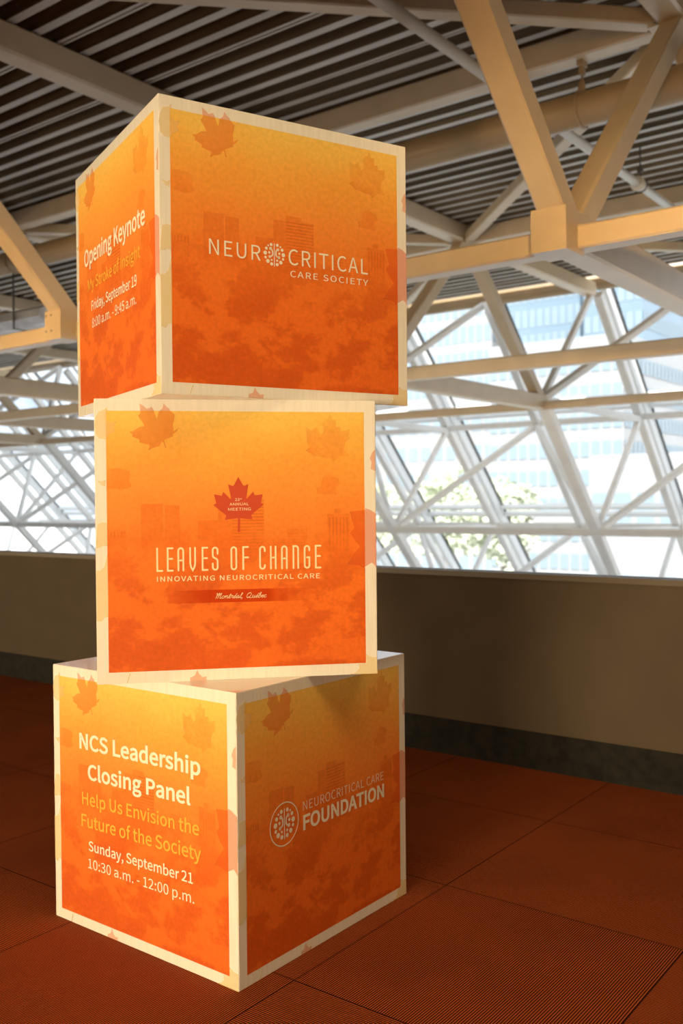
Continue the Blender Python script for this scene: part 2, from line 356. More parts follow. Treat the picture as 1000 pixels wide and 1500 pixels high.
# beams along the hall that tie the trusses together
def tie(name, label, p, q_, w, d, m, cat='steel beam'):
    p, q_ = Vector(p), Vector(q_); c = (p+q_)/2
    bm = bmesh.new(); beam(bm, p-c, q_-c, w, d); bmesh.ops.recalc_face_normals(bm, faces=bm.faces)
    o = link_mesh(name, bm, m); o.location = c
    tag(o, label, cat, 'steel beams running along the hall'); return o
XL, XR = -23*HU+3.5, 2.6*HU
def zl(d): return fz(1.0) + d/2
for nm, y, d, lab in (('A', RA, 0.097, 'gold steel beam with white underside running through both box joints'),
                      ('B', RB, 0.112, 'gold steel beam crossing in front of the upper glass, below the box joint'),
                      ('C', RC, 0.095, 'steel beam along the bend where the frame starts to slope')):
    tie('tie_beam', lab, (XL, y, zl(d*HU)), (XR, y, zl(d*HU)), 0.10*HU, d*HU, M['steel'])
for y, lab in ((UP0, 'upper steel beam nearest the camera, under the roof deck'), (UP1, 'upper steel beam with white underside carrying the big round pipe'), (UP2, 'upper steel beam under the deck behind the big round pipe')):
    tie('upper_tie_beam', lab, (XL, y, fz(2.512)+0.075*HU), (XR, y, fz(2.512)+0.075*HU), 0.115*HU, 0.15*HU, M['steel'])
for al, lab in ((AL[1], 'white steel beam along the inner slope, just above the parapet'), (AL[2], 'white steel beam low on the inner slope, behind the parapet')):
    y, z = slope(al, 0.05); tie('slope_beam', lab, (XL, y, z), (XR, y, z), 0.10*HU, 0.10*HU, M['white_steel'])
for al, lab in ((AL[1], 'outer white steel beam behind the slope, crossing the upper glass'), (AL[2], 'outer white steel beam crossing the glass just above the parapet')):
    y, z = slope(al, 2.25); tie('purlin_beam', lab, (XL, y, z), (XR, y, z), 0.09*HU, 0.09*HU, M['white_steel'])
# round eave tube at the bend of the outer layer
y, z = slope(0, 2.30)
bm = bmesh.new(); tube(bm, [(XL, 0, 0), (XR, 0, 0)], 0.118*HU, 24)
o = link_mesh('eave_tube', bm, M['pipe'], smooth=True); o.location = (0, y, z+0.03*HU)
tag(o, 'thick round brown tube along the top edge of the sloping glass', 'tube')
# outer chords at every half bay, carrying the glass
for i in range(0, 14):
    k = -0.5 + i*0.5
    bm = bmesh.new(); beam(bm, Vector(SP(k, 0.13, 2.25))-Vector(SP(k, 3, 2.25)), Vector(SP(k, AL[3], 2.25))-Vector(SP(k, 3, 2.25)), sec(0.11), sec(0.12), (0, q, q))
    bmesh.ops.recalc_face_normals(bm, faces=bm.faces)
    o = link_mesh('sloping_rafter', bm, M['white_steel']); o.location = SP(k, 3, 2.25)
    place = ('', '', '', 'first', 'second', 'third', 'fourth', 'fifth', 'sixth', 'seventh', 'eighth', 'ninth', 'tenth', 'eleventh')[i]
    tag(o, 'white sloping rafter against the glass, %s counted from the right edge of the photo' % place if i > 2 else 'white sloping rafter against the glass, beyond the right edge of the photo', 'rafter', 'sloping rafters under the glass')
# glazing: panes between the rafters with white frames and black gaskets
GO = 2.62
for i in range(0, 13):
    ka, kb = -0.5 + i*0.5, i*0.5
    bm = bmesh.new(); y1, z1 = slope(-0.05, GO); y2, z2 = slope(AL[3], GO)
    xa, xb = XC(ka), XC(kb)
    bm.faces.new([bm.verts.new(v) for v in ((xa, y1, z1), (xb, y1, z1), (xb, y2, z2), (xa, y2, z2))])
    gobj = struct('window_%d' % (i+1), bm, M['glass'])
    bm = bmesh.new()
    beam(bm, SP(kb, -0.05, GO-0.1), SP(kb, AL[3], GO-0.1), sec(0.075), sec(0.20), (0, q, q))
    for al in (-0.03, AL[1]-0.12, AL[1]-0.12+0.17, AL[2]-0.12, AL[2]-0.12+0.17):
        a, b_ = SP(ka, al, GO-0.05), SP(kb, al, GO-0.05)
        beam(bm, a, b_, sec(0.05), sec(0.10), (0, q, q))
    bmesh.ops.recalc_face_normals(bm, faces=bm.faces)
    struct('window_frame', bm, M['glass_frame'], gobj)
    bm = bmesh.new()
    for xx in (xb+sec(0.055), xa-sec(0.055)):
        beam(bm, (xx, *slope(-0.05, GO-0.02)), (xx, *slope(AL[3], GO-0.02)), sec(0.016), sec(0.03), (0, q, q))
    bmesh.ops.recalc_face_normals(bm, faces=bm.faces)
    struct('gasket', bm, M['gasket'], gobj)

# crossed flat braces under the deck, corner to corner of the upper grid
ups = {-1: -0.95*HU, 0: UP0, 1: UP1, 2: UP2, 3: 11.45*HU}
def brace(a, b_, label):
    p = Vector((XC(a[0]), ups[a[1]], fz(2.512)+0.045*HU)); r_ = Vector((XC(b_[0]), ups[b_[1]], fz(2.512)+0.045*HU)); d = (r_-p).normalized()
    p, r_ = p+d*0.165*HU, r_-d*0.165*HU; c = (p+r_)/2
    bm = bmesh.new(); beam(bm, p-c, r_-c, 0.10*HU, 0.09*HU); bmesh.ops.recalc_face_normals(bm, faces=bm.faces)
    o = link_mesh('diagonal_brace', bm, M['steel']); o.location = c
    tag(o, label, 'brace', 'diagonal braces under the roof deck')
brace((0, 1), (1, 2), 'diagonal brace crossing behind the V of the gold truss, above its box joint')
brace((0, 1), (1, 0), 'diagonal brace along the top edge of the photo, ending at the upper right corner')
brace((1, 2), (2, 1), 'diagonal brace meeting the top cube at its right edge')
brace((2, 1), (3, 2), 'diagonal brace just left of the top cube, below the upper beam')
brace((1, 0), (2, 1), 'diagonal brace hidden mostly by the top cube')
brace((3, 2), (4, 1), 'diagonal brace far left under the deck, behind the pipe')
brace((2, 3), (3, 2), 'diagonal brace behind the bolted joint, near the top of the glass')
brace((1, 2), (2, 3), 'diagonal brace near the eave tube, right of the cubes')
brace((0, 3), (1, 2), 'diagonal brace near the eave tube, under the box joint beam')

# ------------------------------------------------------------------ pipes under the roof
py_, pz_, pr_ = UP1+0.02*HU, fz(2.236), 0.096*HU
P = thing('round_pipe', 'thick brown round pipe hung below the upper beam, parallel to the parapet', 'pipe', (0, py_, pz_))
bm = bmesh.new(); tube(bm, [(XL, 0, 0), (XR, 0, 0)], pr_, 32); o = link_mesh('pipe_run', bm, M['pipe'], P, True)
for hx in (-2.24, -7.78, -13.2):
    H_ = bmesh.new(); x = hx*HU
    tube(H_, [(x+0.0, math.cos(a)*(pr_+0.012), math.sin(a)*(pr_+0.012)) for a in [2*PI*i/28 for i in range(28)]], 0.014, 8, True)
    hb = link_mesh('clamp', H_, M['pipe'], P, True)
    H_ = bmesh.new(); ztop = fz(2.512)-pz_
    tube(H_, [(x, 0, pr_+0.01), (x, 0, ztop+0.02)], 0.011, 8)
    for s in (-1, 1): tube(H_, [(x, s*0.075, pr_-0.02), (x, s*0.05, pr_+0.06), (x, 0.0, pr_+0.12)], 0.014, 8)
    box(H_, (x-0.03, -0.055, ztop-0.05), (x+0.03, 0.055, ztop)); box(H_, (x-0.02, -0.03, ztop-0.13), (x+0.02, 0.03, ztop-0.05))
    bmesh.ops.recalc_face_normals(H_, faces=H_.faces); link_mesh('hanger', H_, M['pipe'], P)
sx_, sz_ = -2.64*HU, fz(2.40)
P = thing('small_pipe', 'thin grey pipe running towards the glass, crossing above the thick brown pipe', 'pipe', (sx_, 0, sz_))
bm = bmesh.new(); tube(bm, [(0, 1.0*HU, 0), (0, 11.3*HU, 0)], 0.033*HU, 20); link_mesh('pipe_run', bm, M['grey_pipe'], P, True)
for yy in (7.25*HU,):
    bm = bmesh.new(); tube(bm, [(0, yy-0.05, 0), (0, yy+0.05, 0)], 0.046*HU, 20); tube(bm, [(0, yy-0.012, 0), (0, yy+0.012, 0)], 0.056*HU, 20); link_mesh('coupling', bm, M['grey_pipe'], P)
    bm = bmesh.new(); tube(bm, [(0, yy+0.09, 0.03*HU), (0, yy+0.09, DK-sz_+0.002)], 0.010, 8); tube(bm, [(0.056*HU*math.cos(a), yy+0.09, 0.052*HU*math.sin(a)) for a in [2*PI*i/20 for i in range(20)]], 0.010, 8, True)
    box(bm, (-0.03, yy+0.06, 0.10*HU), (0.03, yy+0.12, 0.14*HU)); bmesh.ops.recalc_face_normals(bm, faces=bm.faces); link_mesh('hanger', bm, M['dark_metal'], P)
# foil-wrapped duct behind the bolted joint
D = thing('foil_duct', 'silver foil wrapped duct seen behind the bolted box joint at left', 'duct', (-9.3*HU, 6.0*HU, fz(1.905)))
bm = bmesh.new(); random.seed(3)
ring = []
for i in range(9):
    x = -2.0 + i*0.47
    ring.append([bm.verts.new((x, (0.30+random.uniform(-.05, .05))*math.cos(a), (0.17+random.uniform(-.03, .03))*math.sin(a))) for a in [2*PI*j/8+0.3 for j in range(8)]])
for A_, B_ in zip(ring, ring[1:]):
    for j in range(8): bm.faces.new((A_[j], A_[(j+1) % 8], B_[(j+1) % 8], B_[j]))
bm.faces.new(ring[0][::-1]); bm.faces.new(ring[-1]); bmesh.ops.recalc_face_normals(bm, faces=bm.faces)
link_mesh('duct_run', bm, M['foil'], D)
for x in (-1.2, 1.15):
    bm = bmesh.new()
    box(bm, (x-0.012, -0.34, -0.21), (x+0.012, 0.34, -0.19))
    for s in (-0.33, 0.33): box(bm, (x-0.02, s-0.006, -0.2), (x+0.02, s+0.006, DK-fz(1.905)+0.002))
    bmesh.ops.recalc_face_normals(bm, faces=bm.faces); link_mesh('hanger', bm, M['dark_metal'], D)

# ------------------------------------------------------------------ lettering
GLYPHS = json.loads(r'''{",":[243,[66,-166,119,-136,159,-94,185,-43,193,17,185,67,162,99,126,110,96,104,74,84,66,54,74,24,95,5,124,-2,134,-1,128,-38,110,-71,83,-98,46,-119]],"-":[303,[40,214,264,214,264,276,40,276]],".":[243,[122,-11,151,-4,171,17,179,49,171,81,151,103,122,110,92,103,72,81,64,49,72,17,92,-4]],"0":[485,[243,-11,326,9,389,72,429,176,443,323,429,468,389,571,326,633,243,653,160,633,98,571,58,468,44,323,58,176,98,72,160,9],[243,53,194,69,155,118,130,201,121,323,130,444,155,527,194,575,243,590,293,575,332,527,357,444,366,323,357,201,332,118,293,69]],"1":[485,[77,0,429,0,429,67,300,67,300,642,239,642,211,628,181,615,146,605,106,596,106,545,221,545,221,67,77,67]],"2":[485,[39,0,442,0,442,69,264,69,230,68,194,66,159,63,262,168,342,269,393,368,411,465,398,542,361,602,302,640,224,653,167,646,118,628,75,598,35,559,81,514,110,544,142,567,177,583,214,588,267,579,303,552,325,512,333,461,315,375,261,279,169,171,39,47]],"3":[485,[230,-11,311,1,377,37,421,95,437,172,426,232,397,279,354,314,301,334,301,339,348,362,384,395,407,439,415,493,401,561,362,611,303,642,228,653,175,647,129,631,87,607,49,577,92,526,121,551,153,571,188,584,225,588,270,581,305,560,326,528,334,487,324,438,295,399,240,374,156,364,156,303,250,294,311,268,345,227,355,174,346,125,319,87,278,63,225,55,175,61,133,77,97,101,67,129,25,77,61,44,106,15,162,-4]],"4":[485,[298,0,373,0,373,177,459,177,459,241,373,241,373,642,284,642,18,229,18,177,298,177],[298,241,101,241,247,460,265,491,282,523,298,554,302,554,300,517,298,475,298,438]],"5":[485,[229,-11,308,3,375,46,422,115,439,208,424,300,382,364,321,401,246,413,210,410,179,401,150,388,166,573,408,573,408,642,96,642,75,342,118,315,153,336,186,348,225,353,280,343,322,314,349,268,358,207,347,143,318,96,275,66,221,55,171,61,128,77,93,99,64,126,24,74,60,42,105,15,161,-4]],"8":[485,[245,-11,327,1,390,37,431,89,446,154,437,213,413,260,378,295,338,323,338,327,367,355,394,391,415,434,423,482,411,550,376,604,321,639,247,651,177,639,121,606,84,555,71,488,78,441,97,401,124,368,158,341,158,337,114,308,77,269,50,219,40,159,56,91,98,37,163,1],[289,348,234,372,188,401,156,439,144,488,151,531,172,563,205,584,246,592,292,583,326,559,347,523,355,478,350,443,338,410,317,378],[246,48,192,57,150,82,121,119,111,166,118,210,136,249,164,284,200,312,265,284,319,253,356,212,369,157,361,113,336,78,297,56]],"9":[485,[206,-11,293,8,367,71,419,182,439,348,422,482,377,577,308,634,222,653,152,638,93,596,53,530,39,445,51,357,87,294,143,256,215,243,255,249,295,265,331,289,363,321,347,196,312,114,262,69,203,55,162,61,126,78,95,104,51,54,80,28,115,7,157,-6],[362,389,329,349,295,323,261,308,228,303,178,313,143,342,121,386,114,445,122,505,145,551,180,580,223,591,278,578,320,539,348,476]],":":[243,[122,341,151,349,171,370,179,403,171,434,151,456,122,464,92,456,72,434,64,403,72,370,92,349],[122,-11,151,-4,171,17,179,49,171,81,151,103,122,110,92,103,72,81,64,49,72,17,92,-4]],"A":[532,[4,0,85,0,147,196,382,196,443,0,529,0,311,642,221,642],[167,260,199,359,215,413,232,466,247,521,263,576,266,576,282,521,298,467,314,413,331,359,362,260]],"C":[558,[330,-11,389,-5,441,13,486,41,527,81,482,132,450,102,415,79,377,64,334,60,251,78,188,131,148,214,134,323,149,431,190,513,254,564,336,582,375,578,410,565,440,546,467,522,511,574,479,604,439,629,390,646,335,653,222,630,132,564,72,460,51,320,72,181,130,76,219,11]],"D":[602,[88,0,252,0,380,22,474,85,531,187,551,323,531,459,473,559,379,621,249,642,88,642],[169,67,169,576,242,576,341,559,411,511,453,431,467,323,453,215,411,134,341,84,242,67]],"E":[515,[88,0,467,0,467,69,169,69,169,303,412,303,412,372,169,372,169,573,458,573,458,642,88,642]],"F":[483,[88,0,169,0,169,288,414,288,414,356,169,356,169,573,458,573,458,642,88,642]],"G":[603,[341,-11,402,-6,456,10,502,33,538,63,538,333,327,333,327,265,464,265,464,97,433,77,393,64,348,60,257,78,190,131,148,214,134,323,149,431,192,513,259,564,348,582,392,577,428,564,460,545,486,522,530,574,498,603,457,628,406,646,345,653,227,630,134,564,73,460,51,320,72,181,132,76,224,11]],"H":[637,[88,0,169,0,169,303,468,303,468,0,550,0,550,642,468,642,468,373,169,373,169,642,88,642]],"I":[256,[88,0,169,0,169,642,88,642]],"K":[565,[88,0,169,0,169,203,279,334,472,0,562,0,330,398,531,642,439,642,171,320,169,320,169,642,88,642]],"L":[475,[88,0,450,0,450,69,169,69,169,642,88,642]],"M":[710,[88,0,161,0,161,355,160,400,158,450,154,499,151,544,154,544,206,398,327,65,382,65,502,398,554,544,558,544,554,499,551,450,548,400,547,355,547,0,622,0,622,642,525,642,403,298,392,265,381,232,370,198,358,165,355,165,343,198,332,232,320,265,308,298,186,642,88,642]],"N":[632,[88,0,165,0,165,337,164,388,161,438,158,488,155,537,158,537,228,405,461,0,544,0,544,642,467,642,467,308,468,257,471,206,475,154,479,105,474,105,405,237,171,642,88,642]],"O":[649,[325,-11,436,12,522,79,579,184,599,323,579,461,522,565,436,630,325,653,214,630,127,565,71,461,51,323,71,184,127,79,214,12],[325,60,246,78,186,131,147,214,134,323,147,431,186,513,246,564,325,582,403,564,463,513,502,431,516,323,502,214,463,131,403,78]],"P":[554,[88,0,169,0,169,256,275,256,371,267,446,304,494,365,511,453,494,542,445,600,369,632,271,642,88,642],[169,321,169,576,261,576,335,570,388,550,420,512,431,453,421,394,390,353,338,329,264,321]],"R":[555,[169,337,169,576,277,576,343,570,392,551,422,515,432,462,422,407,392,368,343,345,277,337],[440,0,531,0,369,281,428,304,473,342,503,394,513,462,496,546,450,602,379,632,289,642,88,642,88,0,169,0,169,272,284,272]],"S":[521,[266,-11,357,3,425,42,469,99,484,171,474,233,446,280,404,315,352,342,261,382,223,398,189,420,164,449,154,489,163,528,187,557,225,576,274,582,316,578,355,566,389,547,420,523,462,574,425,606,380,631,329,647,274,653,193,640,129,605,87,551,72,483,84,422,115,375,157,342,202,319,294,278,337,258,371,236,394,206,402,164,393,121,366,88,324,67,267,60,218,65,171,81,128,106,90,139,42,83,87,44,141,14,200,-5]],"T":[524,[221,0,303,0,303,573,497,573,497,642,27,642,27,573,221,573]],"U":[631,[316,-11,407,3,480,49,529,134,546,264,546,642,468,642,468,263,456,166,424,103,376,70,316,60,257,70,210,103,178,166,166,263,166,642,86,642,86,264,103,134,152,49,225,3]],"V":[503,[206,0,299,0,503,642,421,642,318,294,302,240,288,188,273,137,256,82,252,82,235,137,220,188,206,240,190,294,86,642,1,642]],"Y":[464,[192,0,272,0,272,249,466,642,382,642,299,460,284,425,268,390,251,355,235,320,231,320,215,355,199,390,184,425,168,460,85,642,-1,642,192,249]],"a":[492,[190,-11,233,-6,274,9,312,30,348,57,350,57,357,0,423,0,423,292,413,373,384,434,333,474,258,488,203,482,152,467,108,447,72,425,102,370,133,389,167,405,205,417,245,421,293,411,323,384,339,346,343,301,212,278,122,242,69,192,52,123,62,66,91,24,135,-2],[213,53,170,61,140,85,129,129,140,171,176,204,242,230,343,248,343,116,310,88,278,69,246,57]],"b":[540,[290,-11,368,6,434,56,479,136,496,245,484,345,448,421,388,470,307,488,267,482,229,468,192,447,158,421,161,506,161,697,81,697,81,0,144,0,151,49,155,49,187,24,221,5,256,-7],[277,56,242,61,202,76,161,105,161,355,194,383,226,404,257,416,287,420,345,408,384,372,406,316,413,244,403,165,374,106,331,69]],"c":[446,[268,-11,310,-7,350,5,388,23,422,48,387,102,354,78,317,62,275,55,215,68,169,105,138,163,128,237,139,312,170,370,218,407,277,420,312,415,344,401,372,379,412,432,385,453,354,471,317,483,274,488,187,471,114,422,64,343,46,237,63,132,109,54,180,5]],"d":[542,[242,-11,284,-6,322,9,357,30,387,56,390,56,397,0,462,0,462,697,382,697,382,514,386,432,355,455,324,473,291,484,252,488,174,470,109,420,63,341,46,237,60,132,100,54,162,5],[260,56,204,68,163,104,137,161,129,238,139,312,169,370,213,407,266,420,305,415,343,399,382,370,382,121,342,85,302,63]],"e":[484,[273,-11,319,-8,360,3,396,18,429,37,401,90,364,70,325,57,282,53,220,64,171,98,138,150,124,219,445,219,447,240,448,264,436,356,399,427,339,472,258,488,179,470,111,420,63,342,46,237,63,132,112,54,184,5],[123,276,139,339,170,385,212,414,260,424,310,414,347,386,370,339,378,276]],"f":[284,[29,411,94,411,94,0,173,0,173,411,274,411,274,475,173,475,173,551,181,602,203,634,241,644,267,641,294,631,312,693,288,701,261,706,232,708,170,697,127,666,102,617,94,551,94,475,29,471]],"g":[493,[241,-219,340,-206,416,-170,465,-117,481,-54,471,-3,440,32,388,52,316,59,222,59,172,65,147,84,139,110,148,143,170,167,192,158,216,153,240,151,308,162,364,195,401,247,414,316,409,355,396,388,376,414,473,414,473,475,307,475,277,484,240,488,172,476,115,442,76,388,62,318,67,277,81,242,101,212,124,190,124,186,99,165,80,135,72,98,77,64,93,39,115,20,115,16,77,-15,53,-52,45,-92,59,-146,99,-186,161,-210],[240,205,201,213,169,235,147,271,139,318,147,365,169,400,201,421,240,429,280,421,312,400,334,365,341,318,333,271,311,235,279,213],[252,-164,194,-158,151,-141,124,-115,115,-81,120,-53,135,-26,163,0,195,-5,224,-7,306,-7,359,-13,392,-32,403,-67,392,-103,362,-134,314,-156]],"h":[531,[81,0,161,0,161,345,194,377,225,399,256,413,291,418,331,410,359,388,376,348,381,291,381,0,460,0,460,301,452,381,425,440,380,475,315,488,269,481,228,464,192,439,158,408,161,506,161,697,81,697]],"i":[240,[81,0,161,0,161,475,81,475],[121,573,149,580,167,599,174,627,167,654,149,672,121,678,93,672,75,654,68,627,75,599,93,580]],"k":[483,[81,0,159,0,159,125,249,229,388,0,474,0,295,284,453,475,364,475,163,225,159,225,159,697,81,697]],"l":[248,[165,-11,192,-9,211,-4,200,57,190,55,183,55,167,63,161,89,161,697,81,697,81,95,89,37,116,1]],"m":[810,[81,0,161,0,161,345,203,386,243,410,280,418,319,410,347,388,363,348,369,291,369,0,448,0,448,345,481,377,511,400,540,413,568,418,607,410,635,388,651,348,657,291,657,0,736,0,736,301,727,381,701,440,656,475,593,488,550,481,511,462,472,433,435,397,417,434,390,463,353,481,304,488,263,481,224,464,189,438,156,406,154,406,146,475,81,475]],"n":[533,[81,0,161,0,161,345,194,377,225,399,256,413,291,418,331,410,359,388,376,348,381,291,381,0,460,0,460,301,452,381,425,440,380,475,315,488,269,481,228,464,190,438,156,406,154,406,146,475,81,475]],"o":[530,[265,-11,349,5,419,54,467,132,485,237,467,343,419,422,349,471,265,488,182,471,112,422,63,343,46,237,63,132,112,54,182,5],[265,55,209,68,166,105,138,163,128,237,138,312,166,370,209,407,265,420,322,407,365,370,393,312,404,237,393,163,365,105,322,68]],"p":[542,[81,-200,161,-200,161,-39,158,44,191,20,224,3,257,-8,290,-11,368,6,434,56,479,136,496,245,484,345,448,421,388,470,307,488,266,482,227,467,190,446,156,420,154,420,146,475,81,475],[277,56,242,61,203,76,161,105,161,355,194,383,226,404,257,416,287,420,345,408,384,372,406,316,413,244,403,165,374,106,331,69]],"r":[339,[81,0,161,0,161,305,187,357,218,391,249,410,280,416,305,414,327,408,341,477,318,485,291,488,252,481,216,461,184,430,156,389,154,389,146,475,81,475]],"s":[409,[205,-11,279,0,333,30,366,75,377,130,364,186,331,226,285,253,233,274,183,294,145,320,130,356,140,391,169,416,219,425,258,420,294,405,327,383,365,433,335,454,300,472,261,483,218,488,148,477,97,448,65,406,54,353,67,300,98,263,143,236,193,215,232,200,267,181,292,157,301,125,291,88,260,61,207,51,167,55,131,66,98,84,67,108,28,54,65,28,108,7,155,-6]],"t":[330,[229,-11,259,-9,289,-2,318,6,302,67,276,57,248,53,204,64,181,95,174,144,174,411,304,411,304,475,174,475,174,609,108,609,99,475,24,471,24,411,95,411,95,147,101,82,124,32,166,0]],"u":[531,[220,-11,265,-5,306,12,342,39,376,74,379,74,385,0,452,0,452,475,372,475,372,138,340,102,309,77,278,62,243,58,203,65,175,88,159,127,154,184,154,475,74,475,74,174,82,94,109,36,154,1]],"v":[456,[183,0,277,0,445,475,366,475,276,205,265,170,254,134,243,99,232,65,228,65,217,99,206,134,195,170,184,205,95,475,11,475]],"y":[456,[88,-205,151,-192,200,-157,238,-105,266,-40,445,475,367,475,281,212,272,179,262,145,252,111,242,77,238,77,226,111,214,145,202,179,191,212,95,475,11,475,202,-1,192,-37,174,-78,151,-110,121,-131,85,-139,65,-137,48,-131,32,-195,58,-202]]," ":[196]}''')
CAP = 642.0
def fatten(loops, d):
    """thicken a glyph: push every outline out by d, holes shrink"""
    def area(l): return sum(l[i-1][0]*l[i][1]-l[i][0]*l[i-1][1] for i in range(len(l)))/2
    out = []; sgn = 1 if area(max(loops, key=lambda l: abs(area(l)))) > 0 else -1
    for l in loops:
        l = [p for i, p in enumerate(l) if math.hypot(p[0]-l[i-1][0], p[1]-l[i-1][1]) > 0.5]; n = len(l); r = []
        for i in range(n):
            a, p, c = l[i-1], l[i], l[(i+1) % n]
            l1, l2 = math.hypot(p[0]-a[0], p[1]-a[1]), math.hypot(c[0]-p[0], c[1]-p[1])
            n1 = ((p[1]-a[1])/l1, -(p[0]-a[0])/l1); n2 = ((c[1]-p[1])/l2, -(c[0]-p[0])/l2)
            mx, my = n1[0]+n2[0], n1[1]+n2[1]; ml = math.hypot(mx, my)
            if ml < 0.2: r.append(p); continue
            mx, my = mx/ml, my/ml; k = d*sgn/max(0.55, mx*n1[0]+my*n1[1]); r.append((p[0]+mx*k, p[1]+my*k))
        out.append(r)
    return out
def outlines_mesh(name, loops):
    """fill closed outlines (holes kept) into a flat mesh"""
    cu = bpy.data.curves.new(name, 'CURVE'); cu.dimensions = '2D'; cu.fill_mode = 'BOTH'
    for lp in loops:
        sp = cu.splines.new('POLY'); sp.points.add(len(lp)-1)
        for p, (x, y) in zip(sp.points, lp): p.co = (x, y, 0, 1)
        sp.use_cyclic_u = True
    o = bpy.data.objects.new(name, cu); C.objects.link(o); bpy.context.view_layer.update()
    me = bpy.data.meshes.new_from_object(o.evaluated_get(bpy.context.evaluated_depsgraph_get()))
    bpy.data.objects.remove(o); bpy.data.curves.remove(cu)
    vs = [(v.co.x, v.co.y) for v in me.vertices]; fs = [tuple(p.vertices) for p in me.polygons]
    bpy.data.meshes.remove(me); return vs, fs
def text_loops(s, spacing=0.0, bold=0.0):
    x = 0.0; loops = []
    for ch in s:
        gph = GLYPHS[ch]
        gl = [[(sp[i], sp[i+1]) for i in range(0, len(sp), 2)] for sp in gph[1:]]
        if bold and gl: gl = fatten(gl, bold)
        loops += [[(px+x, py) for px, py in sp] for sp in gl]
        x += gph[0] + spacing
    return loops
def stroke_mesh(paths, w):
    """round-ended pen strokes as flat ribbons with shared joints"""
    vs, fs = [], []; h = w/2
    for path in paths:
        P_ = [path[0]] + [b_ for a, b_ in zip(path, path[1:]) if math.hypot(b_[0]-a[0], b_[1]-a[1]) > 1e-7]
        closed = len(P_) > 3 and math.hypot(P_[0][0]-P_[-1][0], P_[0][1]-P_[-1][1]) < 1e-7
        if closed: P_ = P_[:-1]
        n = len(P_); L = []; i0 = len(vs)
        for i in range(n):
            p = P_[i]; a = P_[i-1] if (i or closed) else None; c = P_[(i+1) % n] if (i < n-1 or closed) else None
            def nd(q, r):
                l = math.hypot(r[0]-q[0], r[1]-q[1]); return ((r[0]-q[0])/l, (r[1]-q[1])/l)
            d1 = nd(a, p) if a else None; d2 = nd(p, c) if c else None
            d1 = d1 or d2; d2 = d2 or d1
            tx, ty = d1[0]+d2[0], d1[1]+d2[1]; l = math.hypot(tx, ty)
            if l < 1e-3: nx, ny = -d1[1]*h, d1[0]*h
            else:
                nx, ny = -ty/l, tx/l; k = h/max(0.5, nx*-d1[1]+ny*d1[0]); nx, ny = nx*k, ny*k
            vs += [(p[0]+nx, p[1]+ny), (p[0]-nx, p[1]-ny)]
        for i in range(n if closed else n-1):
            a, b_ = i0+2*i, i0+2*((i+1) % n); fs.append((a, a+1, b_+1, b_))
        if not closed:
            for end, oth in ((0, 1), (n-1, n-2)):
                p, q = P_[end], P_[oth]; an = math.atan2(p[1]-q[1], p[0]-q[0])
                cap = [(p[0]+math.cos(an-PI/2+PI*k/8)*h, p[1]+math.sin(an-PI/2+PI*k/8)*h) for k in range(1, 8)]
                j = len(vs); vs += cap; r, l_ = i0+2*end+1, i0+2*end
                if end == 0: r, l_ = l_, r
                fs.append(tuple([r]+list(range(j, j+7))+[l_]))
    return vs, fs
def catmull(p, n=5):
    out = []
    for i in range(len(p)-1):
        p0, p1, p2, p3 = p[max(i-1, 0)], p[i], p[i+1], p[min(i+2, len(p)-1)]
        for j in range(n):
            t = j/n
            out.append(tuple(0.5*((2*p1[d]) + (-p0[d]+p2[d])*t + (2*p0[d]-5*p1[d]+4*p2[d]-p3[d])*t*t + (-p0[d]+3*p1[d]-3*p2[d]+p3[d])*t**3) for d in (0, 1)))
    return out + [p[-1]]
def discs(ds, n=20):
    vs, fs = [], []
    for x, y, r in ds:
        i = len(vs); vs += [(x+math.cos(2*PI*k/n)*r, y+math.sin(2*PI*k/n)*r) for k in range(n)]; fs.append(tuple(range(i, i+n)))
    return vs, fs
def merge(*ms):
    vs, fs = [], []
    for v, f in ms:
        i = len(vs); vs += v; fs += [tuple(a+i for a in ff) for ff in f]
    return vs, fs

# ------------------------------------------------------------------ the three printed cubes
CS = 0.914
def face_frame(i):
    h = CS/2
    return ((Vector((-h, -h, 0)), Vector((1, 0, 0))), (Vector((h, -h, 0)), Vector((0, 1, 0))), (Vector((h, h, 0)), Vector((-1, 0, 0))), (Vector((-h, h, 0)), Vector((0, -1, 0))))[i]
def on_face(name, face, vf, off, m, parent, uv=False, fs=None, origin=None, label=None):
    """flat print (u across, v up, in cube widths) laid on one side of a cube"""
    O, d = face_frame(face); n = d.cross(Vector((0, 0, 1)))
    vs, fcs = vf
    me = bpy.data.meshes.new(name)
    me.from_pydata([tuple(O + d*(x*CS) + Vector((0, 0, y*CS)) + n*off) for x, y in vs], [], fcs); me.update()
    # face outwards
    bm = bmesh.new(); bm.from_mesh(me)
    for f in bm.faces:
        f.normal_update()
        if f.normal.dot(n) < 0: f.normal_flip()
    bm.to_mesh(me); bm.free()
    if uv:
        ul = me.uv_layers.new(name='UVMap')
        x0, x1 = min(v[0] for v in vs), max(v[0] for v in vs); y0, y1 = min(v[1] for v in vs), max(v[1] for v in vs)
        for lp in me.loops:
            x, y = vs[lp.vertex_index]; ul.data[lp.index].uv = ((x-x0)/(x1-x0), (y-y0)/(y1-y0))
    me.materials.append(m)
    o = bpy.data.objects.new(name, me); C.objects.link(o); o.parent = parent
    if label: o['label'] = label
    return o
